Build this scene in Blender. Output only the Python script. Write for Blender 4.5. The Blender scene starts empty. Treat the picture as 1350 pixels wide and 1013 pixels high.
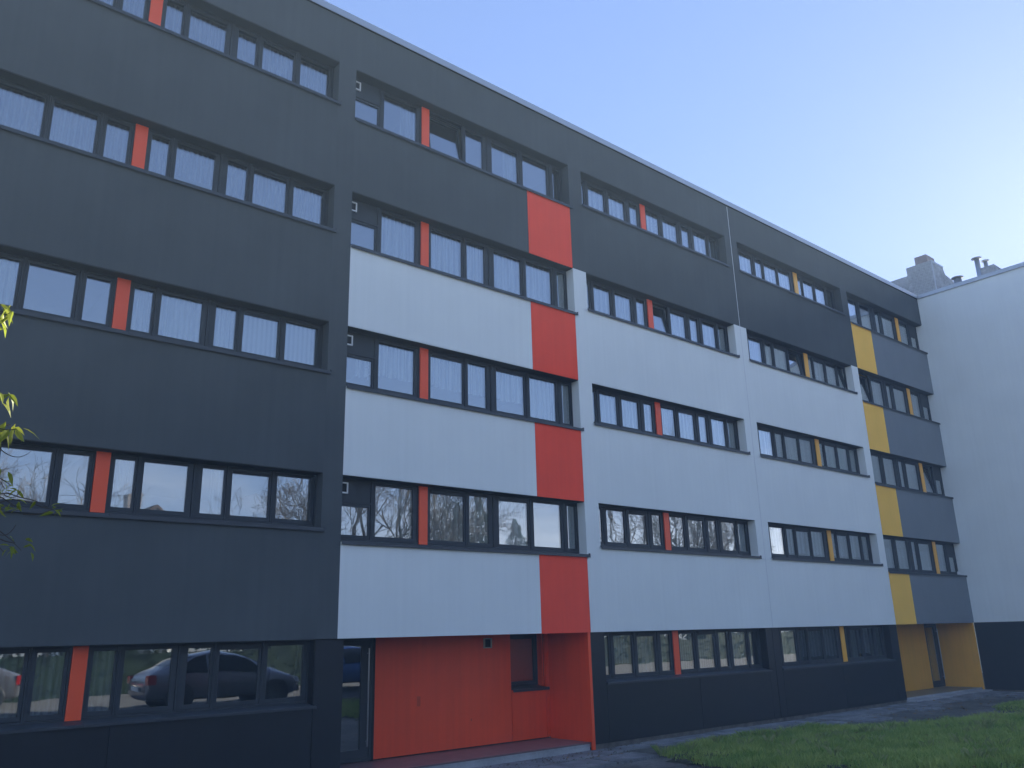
import bpy, bmesh, math, random
from math import radians, sin, cos, pi, tan, sqrt
from mathutils import Vector, Matrix, noise
import numpy as np

random.seed(7)
SC = bpy.context.scene
COL = SC.collection

# ------------------------------------------------------------------ camera
W0, H0, FPX = 1350.0, 1013.0, 1102.35
yaw, pitch, roll = radians(40.3373), radians(16.6771), radians(-1.4762)
fw = Vector((sin(yaw)*cos(pitch), cos(yaw)*cos(pitch), sin(pitch)))
rt0 = Vector((cos(yaw), -sin(yaw), 0))
up0 = rt0.cross(fw)
rt = rt0*cos(roll) + up0*sin(roll)
up = rt.cross(fw)
cam_data = bpy.data.cameras.new('camera')
cam = bpy.data.objects.new('camera', cam_data)
COL.objects.link(cam)
M = Matrix((rt, up, -fw)).transposed().to_4x4()
M.translation = Vector((0.0, -13.0377, 2.2594))
cam.matrix_world = M
cam_data.sensor_fit = 'HORIZONTAL'
cam_data.sensor_width = 36.0
cam_data.lens = FPX/W0*36.0
cam_data.clip_start = 0.05
cam_data.clip_end = 3000
SC.camera = cam

# ------------------------------------------------------------------ light
SUN_AZ, SUN_EL = radians(80.0), radians(19.6)       # azimuth from +Y towards +X
SUN_STRENGTH, SKY_STRENGTH, EXPOSURE = 5.0, 0.15, 2.43
SKY_GAMMA, SKY_SAT, SKY_TINT = 0.52, 1.10, (0.405, 0.448, 0.625)
HAZE_DENSITY = 0.0026
world = bpy.data.worlds.new("World")
SC.world = world
world.use_nodes = True
wn, wl = world.node_tree.nodes, world.node_tree.links
wn.clear()
wo = wn.new('ShaderNodeOutputWorld')
bg = wn.new('ShaderNodeBackground')
sky = wn.new('ShaderNodeTexSky')
sky.sky_type = 'NISHITA'
sky.sun_disc = False
sky.sun_elevation = SUN_EL
sky.sun_rotation = SUN_AZ
sky.altitude = 50
sky.air_density = 1.0
sky.dust_density = 0.2
sky.ozone_density = 3.0
# thin low clouds near the horizon
tc = wn.new('ShaderNodeTexCoord')
mp = wn.new('ShaderNodeMapping'); mp.inputs['Scale'].default_value = (1.0, 1.0, 3.4)
cn = wn.new('ShaderNodeTexNoise'); cn.inputs['Scale'].default_value = 1.7; cn.inputs['Detail'].default_value = 8; cn.inputs['Roughness'].default_value = .58
cr = wn.new('ShaderNodeValToRGB'); cr.color_ramp.elements[0].position = .50; cr.color_ramp.elements[1].position = .74
sx = wn.new('ShaderNodeSeparateXYZ')
hz = wn.new('ShaderNodeMapRange'); hz.inputs[1].default_value = .32; hz.inputs[2].default_value = .14; hz.inputs[3].default_value = 0; hz.inputs[4].default_value = 1
mu = wn.new('ShaderNodeMath'); mu.operation = 'MULTIPLY'
mu2 = wn.new('ShaderNodeMath'); mu2.operation = 'MULTIPLY'; mu2.inputs[1].default_value = .75
bw = wn.new('ShaderNodeRGBToBW')
cs = wn.new('ShaderNodeVectorMath'); cs.operation = 'SCALE'; cs.inputs[0].default_value = (2.5, 2.55, 2.75)
mx = wn.new('ShaderNodeMix'); mx.data_type = 'RGBA'
wl.new(tc.outputs['Generated'], mp.inputs['Vector']); wl.new(mp.outputs[0], cn.inputs['Vector'])
wl.new(cn.outputs[0], cr.inputs[0]); wl.new(tc.outputs['Generated'], sx.inputs[0])
wl.new(sx.outputs[2], hz.inputs[0]); wl.new(cr.outputs[0], mu.inputs[0]); wl.new(hz.outputs[0], mu.inputs[1])
wl.new(mu.outputs[0], mu2.inputs[0])
# the clear winter sky of the photograph: softer contrast towards the sun, periwinkle rather than cyan
gm = wn.new('ShaderNodeGamma'); gm.inputs[1].default_value = SKY_GAMMA
tn = wn.new('ShaderNodeVectorMath'); tn.operation = 'MULTIPLY'; tn.inputs[1].default_value = SKY_TINT
hs = wn.new('ShaderNodeHueSaturation'); hs.inputs['Saturation'].default_value = SKY_SAT
wl.new(sky.outputs[0], gm.inputs[0]); wl.new(gm.outputs[0], hs.inputs['Color']); wl.new(hs.outputs[0], tn.inputs[0])
wl.new(tn.outputs[0], bw.inputs[0]); wl.new(bw.outputs[0], cs.inputs['Scale'])
wl.new(mu2.outputs[0], mx.inputs[0]); wl.new(tn.outputs[0], mx.inputs[6]); wl.new(cs.outputs[0], mx.inputs[7])
wl.new(mx.outputs[2], bg.inputs[0])
bg.inputs[1].default_value = SKY_STRENGTH
wl.new(bg.outputs[0], wo.inputs[0])

sd = bpy.data.lights.new('sun', 'SUN')
sd.energy = SUN_STRENGTH; sd.angle = radians(.53); sd.color = (1.0, .93, .82)
so = bpy.data.objects.new('sun', sd); COL.objects.link(so)
sdir = Vector((sin(SUN_AZ)*cos(SUN_EL), cos(SUN_AZ)*cos(SUN_EL), sin(SUN_EL)))
so.rotation_euler = sdir.to_track_quat('Z', 'Y').to_euler()
so.location = (20, 10, 40)

SC.view_settings.view_transform = 'Standard'
SC.view_settings.look = 'None'
SC.view_settings.exposure = EXPOSURE
SC.view_settings.gamma = 1
SC.view_settings.use_curve_mapping = False
SC.render.engine = 'CYCLES'
cy = SC.cycles
cy.use_denoising = True; cy.denoising_input_passes = 'RGB_ALBEDO_NORMAL'
cy.max_bounces = 10; cy.diffuse_bounces = 3; cy.glossy_bounces = 4; cy.transparent_max_bounces = 24
cy.transmission_bounces = 4; cy.volume_bounces = 2
cy.sample_clamp_indirect = 6
cy.caustics_reflective = False; cy.caustics_refractive = False

# ------------------------------------------------------------------ materials
def nm(name):
    m = bpy.data.materials.new(name); m.use_nodes = True
    n = m.node_tree.nodes; l = m.node_tree.links
    return m, n, l, n['Principled BSDF']

def mat(name, col, rough=.6, metal=0.0, spec=.4, var=.06, scale=3.0, bump=0.0, bscale=200.0, streak=0.0, coords='Object', hue=None):
    """procedural: base colour broken by large soft noise plus fine grain; optional bump and rain streaks"""
    m, n, l, p = nm(name)
    t = n.new('ShaderNodeTexCoord')
    a = n.new('ShaderNodeTexNoise'); a.inputs['Scale'].default_value = scale; a.inputs['Detail'].default_value = 6
    g = n.new('ShaderNodeTexNoise'); g.inputs['Scale'].default_value = bscale; g.inputs['Detail'].default_value = 3
    l.new(t.outputs[coords], a.inputs['Vector']); l.new(t.outputs[coords], g.inputs['Vector'])
    mr = n.new('ShaderNodeMapRange'); mr.inputs[1].default_value = .3; mr.inputs[2].default_value = .7
    mr.inputs[3].default_value = 1-var; mr.inputs[4].default_value = 1+var
    l.new(a.outputs[0], mr.inputs[0])
    mr2 = n.new('ShaderNodeMapRange'); mr2.inputs[1].default_value = .3; mr2.inputs[2].default_value = .7
    mr2.inputs[3].default_value = 1-var*.7; mr2.inputs[4].default_value = 1+var*.7
    l.new(g.outputs[0], mr2.inputs[0])
    mm = n.new('ShaderNodeMath'); mm.operation = 'MULTIPLY'
    l.new(mr.outputs[0], mm.inputs[0]); l.new(mr2.outputs[0], mm.inputs[1])
    last = mm
    if streak > 0:
        mp = n.new('ShaderNodeMapping'); mp.inputs['Scale'].default_value = (5.0, 5.0, .18)
        st = n.new('ShaderNodeTexNoise'); st.inputs['Scale'].default_value = 2.0; st.inputs['Detail'].default_value = 5
        l.new(t.outputs[coords], mp.inputs[0]); l.new(mp.outputs[0], st.inputs['Vector'])
        m3 = n.new('ShaderNodeMapRange'); m3.inputs[1].default_value = .35; m3.inputs[2].default_value = .7
        m3.inputs[3].default_value = 1+streak*.3; m3.inputs[4].default_value = 1-streak
        l.new(st.outputs[0], m3.inputs[0])
        m4 = n.new('ShaderNodeMath'); m4.operation = 'MULTIPLY'
        l.new(last.outputs[0], m4.inputs[0]); l.new(m3.outputs[0], m4.inputs[1]); last = m4
    v = n.new('ShaderNodeVectorMath'); v.operation = 'SCALE'; v.inputs[0].default_value = col
    l.new(last.outputs[0], v.inputs['Scale']); l.new(v.outputs[0], p.inputs['Base Color'])
    p.inputs['Roughness'].default_value = rough; p.inputs['Metallic'].default_value = metal
    p.inputs['Specular IOR Level'].default_value = spec
    if bump > 0:
        b = n.new('ShaderNodeBump'); b.inputs['Strength'].default_value = bump; b.inputs['Distance'].default_value = .01
        l.new(g.outputs[0], b.inputs['Height']); l.new(b.outputs[0], p.inputs['Normal'])
    return m

MT = {}
MT['dark_render'] = mat('dark_render', (.088, .097, .098), .9, spec=.2, var=.09, scale=.8, bump=.4, bscale=200, streak=.045)
MT['light_render'] = mat('light_render', (.74, .765, .74), .9, spec=.2, var=.035, scale=.7, bump=.3, bscale=200, streak=.022)
MT['soffit'] = mat('soffit_board', (.045, .05, .05), .8, var=.08)
MT['grey_render'] = mat('grey_render', (.20, .22, .235), .9, spec=.25, var=.05, scale=.8, bump=.3, bscale=260, streak=.03)  # dark render with the haze veil over the far bay put into its colour
MT['orange_render'] = mat('orange_render', (.96, .095, .050), .85, spec=.25, var=.05, scale=.9, bump=.2, bscale=260, streak=.04)
MT['yellow_render'] = mat('yellow_render', (.98, .56, .10), .85, spec=.25, var=.05, scale=.9, bump=.2, bscale=260, streak=.03)
MT['orange_panel'] = mat('orange_panel', (.90, .10, .028), .4, spec=.4, var=.03, scale=2)
MT['yellow_panel'] = mat('yellow_panel', (.90, .45, .06), .4, spec=.4, var=.03, scale=2)
MT['plinth'] = mat('plinth_cladding', (.012, .014, .017), .45, spec=.35, var=.08, scale=1.2, streak=.08)
MT['frame'] = mat('anthracite_frame', (.036, .042, .046), .5, spec=.3, var=.03, scale=6)
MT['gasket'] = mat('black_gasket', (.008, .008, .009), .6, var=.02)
MT['sill'] = mat('sill_metal', (.040, .046, .052), .45, metal=.1, spec=.5, var=.06, scale=5, streak=.05)
MT['coping'] = mat('coping_metal', (.42, .44, .46), .42, metal=.6, spec=.5, var=.04, scale=1.5)
MT['joint'] = mat('joint_sealant', (.62, .63, .64), .7, var=.05)
MT['interior'] = mat('interior_paint', (.30, .28, .25), .9, var=.05)
MT['white_plastic'] = mat('white_plastic', (.78, .78, .76), .4, var=.02)
MT['cream_plastic'] = mat('cream_plastic', (.5, .46, .36), .5, var=.04)
MT['dark_hole'] = mat('vent_inside', (.012, .012, .013), .8, var=.02)
MT['steel'] = mat('brushed_steel', (.55, .56, .58), .28, metal=.95, var=.04, scale=20)
MT['concrete'] = mat('concrete_slab', (.20, .205, .205), .85, var=.42, scale=2.2, bump=.8, bscale=60)
MT['concrete_d'] = mat('concrete_base', (.13, .115, .095), .9, var=.35, scale=5, bump=.9, bscale=50)
MT['tile'] = mat('porch_tile', (.26, .15, .14), .45, spec=.5, var=.12, scale=4)
MT['stepstone'] = mat('step_concrete', (.36, .365, .37), .75, var=.16, scale=3, bump=.4, bscale=90, streak=.1)
MT['slate'] = mat('slate_cladding', (.34, .35, .36), .7, var=.25, scale=2.5, bump=.6, bscale=12)
MT['brownstone'] = mat('brown_cap', (.26, .21, .20), .8, var=.2, scale=3)
MT['zinc'] = mat('zinc_flue', (.40, .42, .45), .4, metal=.7, var=.08)
MT['bark'] = mat('bark', (.085, .065, .048), .9, var=.3, scale=8, bump=.8, bscale=40)
MT['twig'] = mat('twig_bark', (.055, .04, .03), .85, var=.2, scale=20)

def glass_mat():
    m, n, l, p = nm('window_glass'); n.remove(p)
    lw = n.new('ShaderNodeLayerWeight'); lw.inputs[0].default_value = .5
    t = n.new('ShaderNodeTexCoord'); no = n.new('ShaderNodeTexNoise')
    no.inputs['Scale'].default_value = 1.3; no.inputs['Detail'].default_value = 1.5
    ob = n.new('ShaderNodeObjectInfo'); ad = n.new('ShaderNodeVectorMath'); ad.operation = 'ADD'
    sc_ = n.new('ShaderNodeVectorMath'); sc_.operation = 'SCALE'; sc_.inputs['Scale'].default_value = 1.0
    l.new(t.outputs['Object'], ad.inputs[0]); l.new(ob.outputs['Location'], ad.inputs[1]); l.new(ad.outputs[0], no.inputs['Vector'])
    bp_ = n.new('ShaderNodeBump'); bp_.inputs['Strength'].default_value = .10; bp_.inputs['Distance'].default_value = .02
    l.new(no.outputs[0], bp_.inputs['Height'])
    pw = n.new('ShaderNodeMath'); pw.operation = 'POWER'; pw.inputs[1].default_value = 5
    l.new(lw.outputs['Facing'], pw.inputs[0])
    f1 = n.new('ShaderNodeMath'); f1.operation = 'MULTIPLY_ADD'; f1.inputs[1].default_value = .935; f1.inputs[2].default_value = .065
    l.new(pw.outputs[0], f1.inputs[0])
    a = n.new('ShaderNodeMath'); a.operation = 'MULTIPLY'; a.inputs[1].default_value = 5.0
    b = n.new('ShaderNodeMath'); b.operation = 'MULTIPLY_ADD'; b.inputs[1].default_value = 4.0; b.inputs[2].default_value = 1.0
    d = n.new('ShaderNodeMath'); d.operation = 'DIVIDE'
    l.new(f1.outputs[0], a.inputs[0]); l.new(f1.outputs[0], b.inputs[0]); l.new(a.outputs[0], d.inputs[0]); l.new(b.outputs[0], d.inputs[1])
    tr = n.new('ShaderNodeBsdfTransparent'); tr.inputs[0].default_value = (.84, .88, .88, 1)
    gl = n.new('ShaderNodeBsdfGlossy'); gl.inputs['Roughness'].default_value = .0; gl.inputs[0].default_value = (.96, .98, 1, 1)
    l.new(bp_.outputs[0], gl.inputs['Normal'])
    ms = n.new('ShaderNodeMixShader')
    l.new(d.outputs[0], ms.inputs[0]); l.new(tr.outputs[0], ms.inputs[1]); l.new(gl.outputs[0], ms.inputs[2])
    l.new(ms.outputs[0], n['Material Output'].inputs[0])
    return m
MT['glass'] = glass_mat()

def cloth_mat(name, col, op, tint=(1, 1, 1)):
    m, n, l, p = nm(name); n.remove(p)
    t = n.new('ShaderNodeTexCoord'); no = n.new('ShaderNodeTexNoise'); no.inputs['Scale'].default_value = 25; no.inputs['Detail'].default_value = 4
    l.new(t.outputs['Object'], no.inputs['Vector'])
    wv = n.new('ShaderNodeTexWave'); wv.bands_direction = 'X'; wv.inputs['Scale'].default_value = 3.6; wv.inputs['Distortion'].default_value = 2.2; wv.inputs['Detail'].default_value = 1.5; wv.inputs['Detail Scale'].default_value = .6
    mpw = n.new('ShaderNodeMapping'); mpw.inputs['Scale'].default_value = (1, 1, .06); l.new(t.outputs['Object'], mpw.inputs[0]); l.new(mpw.outputs[0], wv.inputs['Vector'])
    d = n.new('ShaderNodeBsdfDiffuse'); d.inputs[0].default_value = (*col, 1)
    tl = n.new('ShaderNodeBsdfTranslucent'); tl.inputs[0].default_value = (*col, 1)
    s1 = n.new('ShaderNodeMixShader'); s1.inputs[0].default_value = .3
    l.new(d.outputs[0], s1.inputs[1]); l.new(tl.outputs[0], s1.inputs[2])
    tr = n.new('ShaderNodeBsdfTransparent')
    mr = n.new('ShaderNodeMapRange'); mr.inputs[1].default_value = .1; mr.inputs[2].default_value = .9
    mr.inputs[3].default_value = max(0, op-op*.28); mr.inputs[4].default_value = min(1, op+op*.28)
    l.new(wv.outputs['Fac'], mr.inputs[0])
    s2 = n.new('ShaderNodeMixShader'); l.new(mr.outputs[0], s2.inputs[0]); l.new(tr.outputs[0], s2.inputs[1]); l.new(s1.outputs[0], s2.inputs[2])
    l.new(s2.outputs[0], n['Material Output'].inputs[0])
    return m
MT['net'] = cloth_mat('net_curtain', (.75, .76, .78), .70)
MT['net_thin'] = cloth_mat('thin_net_curtain', (.70, .71, .74), .34)
MT['drape'] = cloth_mat('heavy_curtain', (.40, .43, .40), .95)
MT['green_drape'] = cloth_mat('green_curtain', (.20, .34, .24), .95)
MT['blind'] = cloth_mat('roller_blind', (.46, .50, .55), .98)

def ground_mat():
    m, n, l, p = nm('muddy_asphalt')
    t = n.new('ShaderNodeTexCoord')
    a = n.new('ShaderNodeTexNoise'); a.inputs['Scale'].default_value = .7; a.inputs['Detail'].default_value = 9; a.inputs['Roughness'].default_value = .62
    b = n.new('ShaderNodeTexNoise'); b.inputs['Scale'].default_value = 14; b.inputs['Detail'].default_value = 8; b.inputs['Roughness'].default_value = .7
    l.new(t.outputs['Object'], a.inputs[0]); l.new(t.outputs['Object'], b.inputs[0])
    r = n.new('ShaderNodeValToRGB'); e = r.color_ramp.elements
    e[0].position = .36; e[0].color = (.045, .050, .032, 1); e[1].position = .66; e[1].color = (.17, .16, .145, 1)
    x = e.new(.48); x.color = (.095, .092, .078, 1)
    l.new(a.outputs[0], r.inputs[0])
    mr = n.new('ShaderNodeMapRange'); mr.inputs[1].default_value = .25; mr.inputs[2].default_value = .75; mr.inputs[3].default_value = .45; mr.inputs[4].default_value = 1.6
    l.new(b.outputs[0], mr.inputs[0])
    v = n.new('ShaderNodeVectorMath'); v.operation = 'SCALE'; l.new(r.outputs[0], v.inputs[0]); l.new(mr.outputs[0], v.inputs['Scale'])
    l.new(v.outputs[0], p.inputs['Base Color']); p.inputs['Roughness'].default_value = .75
    bm_ = n.new('ShaderNodeBump'); bm_.inputs['Strength'].default_value = .8; bm_.inputs['Distance'].default_value = .03
    l.new(b.outputs[0], bm_.inputs['Height']); l.new(bm_.outputs[0], p.inputs['Normal'])
    return m
MT['ground'] = ground_mat()
MT['soil'] = mat('lawn_soil', (.030, .036, .016), .95, var=.5, scale=4, bump=.8, bscale=30)

def leafmat(name, c1, c2, transl=.45, rough=.5):
    m, n, l, p = nm(name)
    g = n.new('ShaderNodeTexCoord'); no = n.new('ShaderNodeTexNoise'); no.inputs['Scale'].default_value = 1.6; no.inputs['Detail'].default_value = 7
    wn_ = n.new('ShaderNodeTexWhiteNoise'); geo = n.new('ShaderNodeNewGeometry')
    l.new(g.outputs['Object'], no.inputs[0])
    rp = n.new('ShaderNodeMath'); rp.operation = 'MULTIPLY_ADD'; rp.inputs[1].default_value = .45
    l.new(geo.outputs['Random Per Island'], rp.inputs[0]); 
    sb = n.new('ShaderNodeMapRange'); sb.inputs[1].default_value = .3; sb.inputs[2].default_value = .7; sb.inputs[3].default_value = 0; sb.inputs[4].default_value = .6
    l.new(no.outputs[0], sb.inputs[0]); l.new(sb.outputs[0], rp.inputs[2])
    mx = n.new('ShaderNodeMix'); mx.data_type = 'RGBA'; mx.inputs[6].default_value = (*c1, 1); mx.inputs[7].default_value = (*c2, 1)
    l.new(rp.outputs[0], mx.inputs[0])
    l.new(mx.outputs[2], p.inputs['Base Color']); p.inputs['Roughness'].default_value = rough; p.inputs['Specular IOR Level'].default_value = .15
    tl = n.new('ShaderNodeBsdfTranslucent'); l.new(mx.outputs[2], tl.inputs[0])
    ms = n.new('ShaderNodeMixShader'); ms.inputs[0].default_value = transl
    l.new(p.outputs[0], ms.inputs[1]); l.new(tl.outputs[0], ms.inputs[2]); l.new(ms.outputs[0], n['Material Output'].inputs[0])
    return m
MT['grass'] = leafmat('grass_blades', (.10, .235, .03), (.50, .56, .16), .35, .6)
MT['leaf'] = leafmat('willow_leaf', (.10, .16, .018), (.34, .36, .05), .5, .4)
MT['conifer'] = leafmat('conifer_needles', (.012, .030, .014), (.03, .055, .022), .15)

# ------------------------------------------------------------------ helpers
def obj(name, me, parent=None, loc=None, m=None, kind=None, label=None, cat=None, group=None):
    o = bpy.data.objects.new(name, me); COL.objects.link(o)
    if parent is not None: o.parent = parent
    if loc is not None: o.location = loc
    if m is not None and me is not None and not me.materials: me.materials.append(m)
    if kind: o['kind'] = kind
    if label: o['label'] = label
    if cat: o['category'] = cat
    if group: o['group'] = group
    return o

def thing(name, label, cat, loc=(0, 0, 0), group=None):
    return obj(name, None, None, loc, label=label, cat=cat, group=group)

BOXF = [(0, 3, 2, 1), (4, 5, 6, 7), (0, 1, 5, 4), (1, 2, 6, 5), (2, 3, 7, 6), (3, 0, 4, 7)]
def boxes_mesh(name, bl, org=(0, 0, 0)):
    v, f = [], []
    for (x0, x1, y0, y1, z0, z1) in bl:
        b = len(v)
        for z in (z0, z1):
            for (x, y) in ((x0, y0), (x1, y0), (x1, y1), (x0, y1)):
                v.append((x-org[0], y-org[1], z-org[2]))
        f += [tuple(b+i for i in q) for q in BOXF]
    me = bpy.data.meshes.new(name); me.from_pydata(v, [], f); me.update()
    return me

def box(name, x0, x1, y0, y1, z0, z1, m, parent, bevel=0, **k):
    c = ((x0+x1)/2, (y0+y1)/2, z0)
    me = boxes_mesh(name, [(x0, x1, y0, y1, z0, z1)], c)
    if bevel:
        b = bmesh.new(); b.from_mesh(me)
        bmesh.ops.bevel(b, geom=b.edges[:], offset=bevel, segments=1, affect='EDGES'); b.to_mesh(me); b.free()
    return obj(name, me, parent, c, m, **k)

def multi(name, bl, m, parent, org=(0, 0, 0), **k):
    return obj(name, boxes_mesh(name, bl, org), parent, org, m, **k)

def ring(x0, x1, z0, z1, w, y0, y1, wb=None, wt=None):
    wb = w if wb is None else wb; wt = w if wt is None else wt
    return [(x0, x0+w, y0, y1, z0, z1), (x1-w, x1, y0, y1, z0, z1),
            (x0+w, x1-w, y0, y1, z0, z0+wb), (x0+w, x1-w, y0, y1, z1-wt, z1)]

def prism(name, poly, ax, a0, a1, m, parent, **k):
    """extrude a polygon; ax='x': poly=(y,z), ax='y': poly=(x,z), ax='z': poly=(x,y)"""
    v = []
    for a in (a0, a1):
        for (p, q) in poly:
            v.append({'x': (a, p, q), 'y': (p, a, q), 'z': (p, q, a)}[ax])
    n = len(poly)
    f = [tuple(range(n)), tuple(range(2*n-1, n-1, -1))] + [(i, (i+1) % n, n+(i+1) % n, n+i) for i in range(n)]
    me = bpy.data.meshes.new(name); me.from_pydata(v, [], f)
    b = bmesh.new(); b.from_mesh(me); bmesh.ops.recalc_face_normals(b, faces=b.faces[:]); b.to_mesh(me); b.free()
    return obj(name, me, parent, None, m, **k)

def lathe_mesh(name, prof, seg=16):
    v, f = [], []
    for (r, z) in prof:
        for i in range(seg):
            a = 2*pi*i/seg; v.append((r*cos(a), r*sin(a), z))
    for j in range(len(prof)-1):
        for i in range(seg):
            k = (i+1) % seg
            f.append((j*seg+i, j*seg+k, (j+1)*seg+k, (j+1)*seg+i))
    f.append(tuple(range(seg-1, -1, -1))); f.append(tuple((len(prof)-1)*seg+i for i in range(seg)))
    me = bpy.data.meshes.new(name); me.from_pydata(v, [], f)
    for p in me.polygons: p.use_smooth = len(p.vertices) == 4
    return me

# ------------------------------------------------------------------ ground
def gh(x, y):
    t = min(1, max(0, (-y-2.5)/8.5)); return .55*t*t*(3-2*t)
def gz(x, y, amp=.02):
    return gh(x, y) + amp*noise.noise(Vector((x*.6, y*.6, 0))) + (amp*.5)*noise.noise(Vector((x*2.3, y*2.3, 3)))
xs = sorted(set([-900, -400, -200, -100, -60, -40] + [round(-30+i*1.0, 3) for i in range(35)] + [round(5+i*.25, 3) for i in range(120)] + [36, 40, 50, 70, 100, 200, 400, 900]))
ys = sorted(set([-900, -400, -200, -100, -70, -50, -40, -30, -25, -20, -16] + [round(-14+i*.5, 3) for i in range(12)] + [round(-8+i*.25, 3) for i in range(33)] + [1.5, 3, 12, 20, 40, 80, 200, 400, 900]))
gv = [(x, y, (gz(x, y) if (-31 < x < 36 and -15 < y < 2) else gh(x, y)) - (.03 if y < .3 else .12)) for y in ys for x in xs]
nx = len(xs)
gf = [(j*nx+i, j*nx+i+1, (j+1)*nx+i+1, (j+1)*nx+i) for j in range(len(ys)-1) for i in range(nx-1)]
gme = bpy.data.meshes.new('ground'); gme.from_pydata(gv, [], gf)
for p in gme.polygons: p.use_smooth = True
obj('ground', gme, None, None, MT['ground'], kind='structure')

MT['asphalt'] = mat('pale_asphalt', (.30, .29, .27), .85, var=.22, scale=.6, bump=.6, bscale=45)  # unseen car park sheet, made pale and wide to bounce sun onto the facade
cpx = [-45+i*3.0 for i in range(48)]; cpy = [-60.0+i*1.5 for i in range(28)]
cpv = [(x, y, gh(x, y)-.004) for y in cpy for x in cpx]
cme = bpy.data.meshes.new('car_park'); n_ = len(cpx)
cme.from_pydata(cpv, [], [(j*n_+i, j*n_+i+1, (j+1)*n_+i+1, (j+1)*n_+i) for j in range(len(cpy)-1) for i in range(n_-1)])
obj('car_park', cme, None, None, MT['asphalt'], kind='structure')
lx = [-45+i*3.0 for i in range(48)]; ly = [-19.5+i*1.1 for i in range(11)]
rv = [(x, y, gh(x, y)+.006 if y < -10 else gz(x, y)+.012) for y in ly for x in lx]
rme = bpy.data.meshes.new('road')
rme.from_pydata(rv, [], [(j*48+i, j*48+i+1, (j+1)*48+i+1, (j+1)*48+i) for j in range(10) for i in range(47)])
obj('road', rme, None, None, mat('dark_asphalt', (.055, .055, .055), .85, var=.3, scale=1.5, bump=.7, bscale=60), kind='structure')
for i in range(40):
    if 1: box('kerb', -45+i*2.4+.01, -45+(i+1)*2.4-.01, -8.62, -8.50, gh(0, -8.5)-.2, gh(0, -8.5)+.10, MT['concrete'], bpy.data.objects['car_park'])
LAWN = [(12.7, -2.2), (13.3, -1.45), (14.6, -1.1), (16.4, -1.0), (18.2, -1.55), (19.3, -2.5), (21.2, -3.2), (23.2, -4.3), (24.8, -6.0), (24.2, -8.3), (12.3, -8.3), (12.4, -4.2)]
LAWN2 = [(24.9, -3.1), (26.3, -2.4), (28.0, -2.3), (30.2, -2.6), (31.0, -3.6), (30.5, -5.2), (28.0, -5.0), (25.9, -4.2)]
LAWN3 = [(-14, -3.0), (8.5, -3.0), (8.9, -4.5), (8.5, -8.3), (-14, -8.3)]
def inpoly(x, y, P):
    c = False; n = len(P)
    for i in range(n):
        x1, y1 = P[i]; x2, y2 = P[(i+1) % n]
        if (y1 > y) != (y2 > y) and x < (x2-x1)*(y-y1)/(y2-y1)+x1: c = not c
    return c
def edgedist(x, y, P):
    d = 9; n = len(P)
    for i in range(n):
        a = Vector(P[i]); b = Vector(P[(i+1) % n]); p = Vector((x, y)); ab = b-a
        t = max(0, min(1, (p-a).dot(ab)/ab.length_squared)); d = min(d, (p-a-ab*t).length)
    return d
def lawn_z(x, y, P):
    d = edgedist(x, y, P) if inpoly(x, y, P) else 0
    return gz(x, y) + .07*min(1, d/.5) - .02
def lawn(P, step, name):
    x0 = min(p[0] for p in P); x1 = max(p[0] for p in P); y0 = min(p[1] for p in P); y1 = max(p[1] for p in P)
    v, f, idx = [], [], {}
    NX, NY = int((x1-x0)/step)+2, int((y1-y0)/step)+2
    for j in range(NY):
        for i in range(NX):
            x = x0+i*step; y = y0+j*step
            if inpoly(x+.15*noise.noise((x, y, 5)), y+.25*noise.noise((x*1.4, y*1.4, 9)), P):
                idx[(i, j)] = len(v); v.append((x, y, lawn_z(x, y, P)))
    for (i, j) in idx:
        q = [(i, j), (i+1, j), (i+1, j+1), (i, j+1)]
        if all(k in idx for k in q): f.append(tuple(idx[k] for k in q))
    me = bpy.data.meshes.new(name); me.from_pydata(v, [], f)
    for p in me.polygons: p.use_smooth = True
    obj(name, me, None, None, MT['soil'], kind='structure')
lawn(LAWN, .2, 'lawn'); lawn(LAWN2, .2, 'lawn'); lawn(LAWN3, .5, 'lawn')

def grass_blades(P, dens, hmin, hmax, seed, name='grass'):
    rng = np.random.default_rng(seed)
    x0 = min(p[0] for p in P); x1 = max(p[0] for p in P); y0 = min(p[1] for p in P); y1 = max(p[1] for p in P)
    N = int((x1-x0)*(y1-y0)*dens)
    X = rng.uniform(x0, x1, N); Y = rng.uniform(y0, y1, N)
    V = []
    Fz = []
    step = .1; cache = {}
    for x, y in zip(X, Y):
        k = (int(x/step), int(y/step))
        c = cache.get(k)
        if c is None:
            inside = inpoly(k[0]*step+.12*noise.noise((x, y, 1)), k[1]*step+.2*noise.noise((x*1.3, y*1.3, 9)), P)
            ns = .5+.6*noise.noise((x*.8, y*.8, 2))+.55*noise.noise((x*2.6, y*2.6, 4))+.3*noise.noise((x*7, y*7, 6))
            c = (inside, lawn_z(x, y, P), ns); cache[k] = c
        if not c[0] or rng.random() > .18+c[2]: continue
        h = (hmin+(hmax-hmin)*rng.random())*(.55+.9*max(0, c[2]))
        a = rng.uniform(0, 2*pi); w = .0045+.004*rng.random(); lx, ly = rng.normal(0, .45, 2)*h
        ca, sa = cos(a)*w, sin(a)*w; z = c[1]-.005
        b = len(V)
        V += [(x-ca, y-sa, z), (x+ca, y+sa, z), (x+ca*.7+lx*.4, y+sa*.7+ly*.4, z+h*.6), (x-ca*.7+lx*.4, y-sa*.7+ly*.4, z+h*.6), (x+lx, y+ly, z+h*.95)]
        Fz += [(b, b+1, b+2, b+3), (b+3, b+2, b+4)]
    me = bpy.data.meshes.new(name); me.from_pydata(V, [], Fz)
    return obj(name, me, None, None, MT['grass'], kind='stuff', label='short uneven green grass of the lawn in front of the building', cat='grass')
grass_blades(LAWN, 2100, .04, .15, 3)
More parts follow.
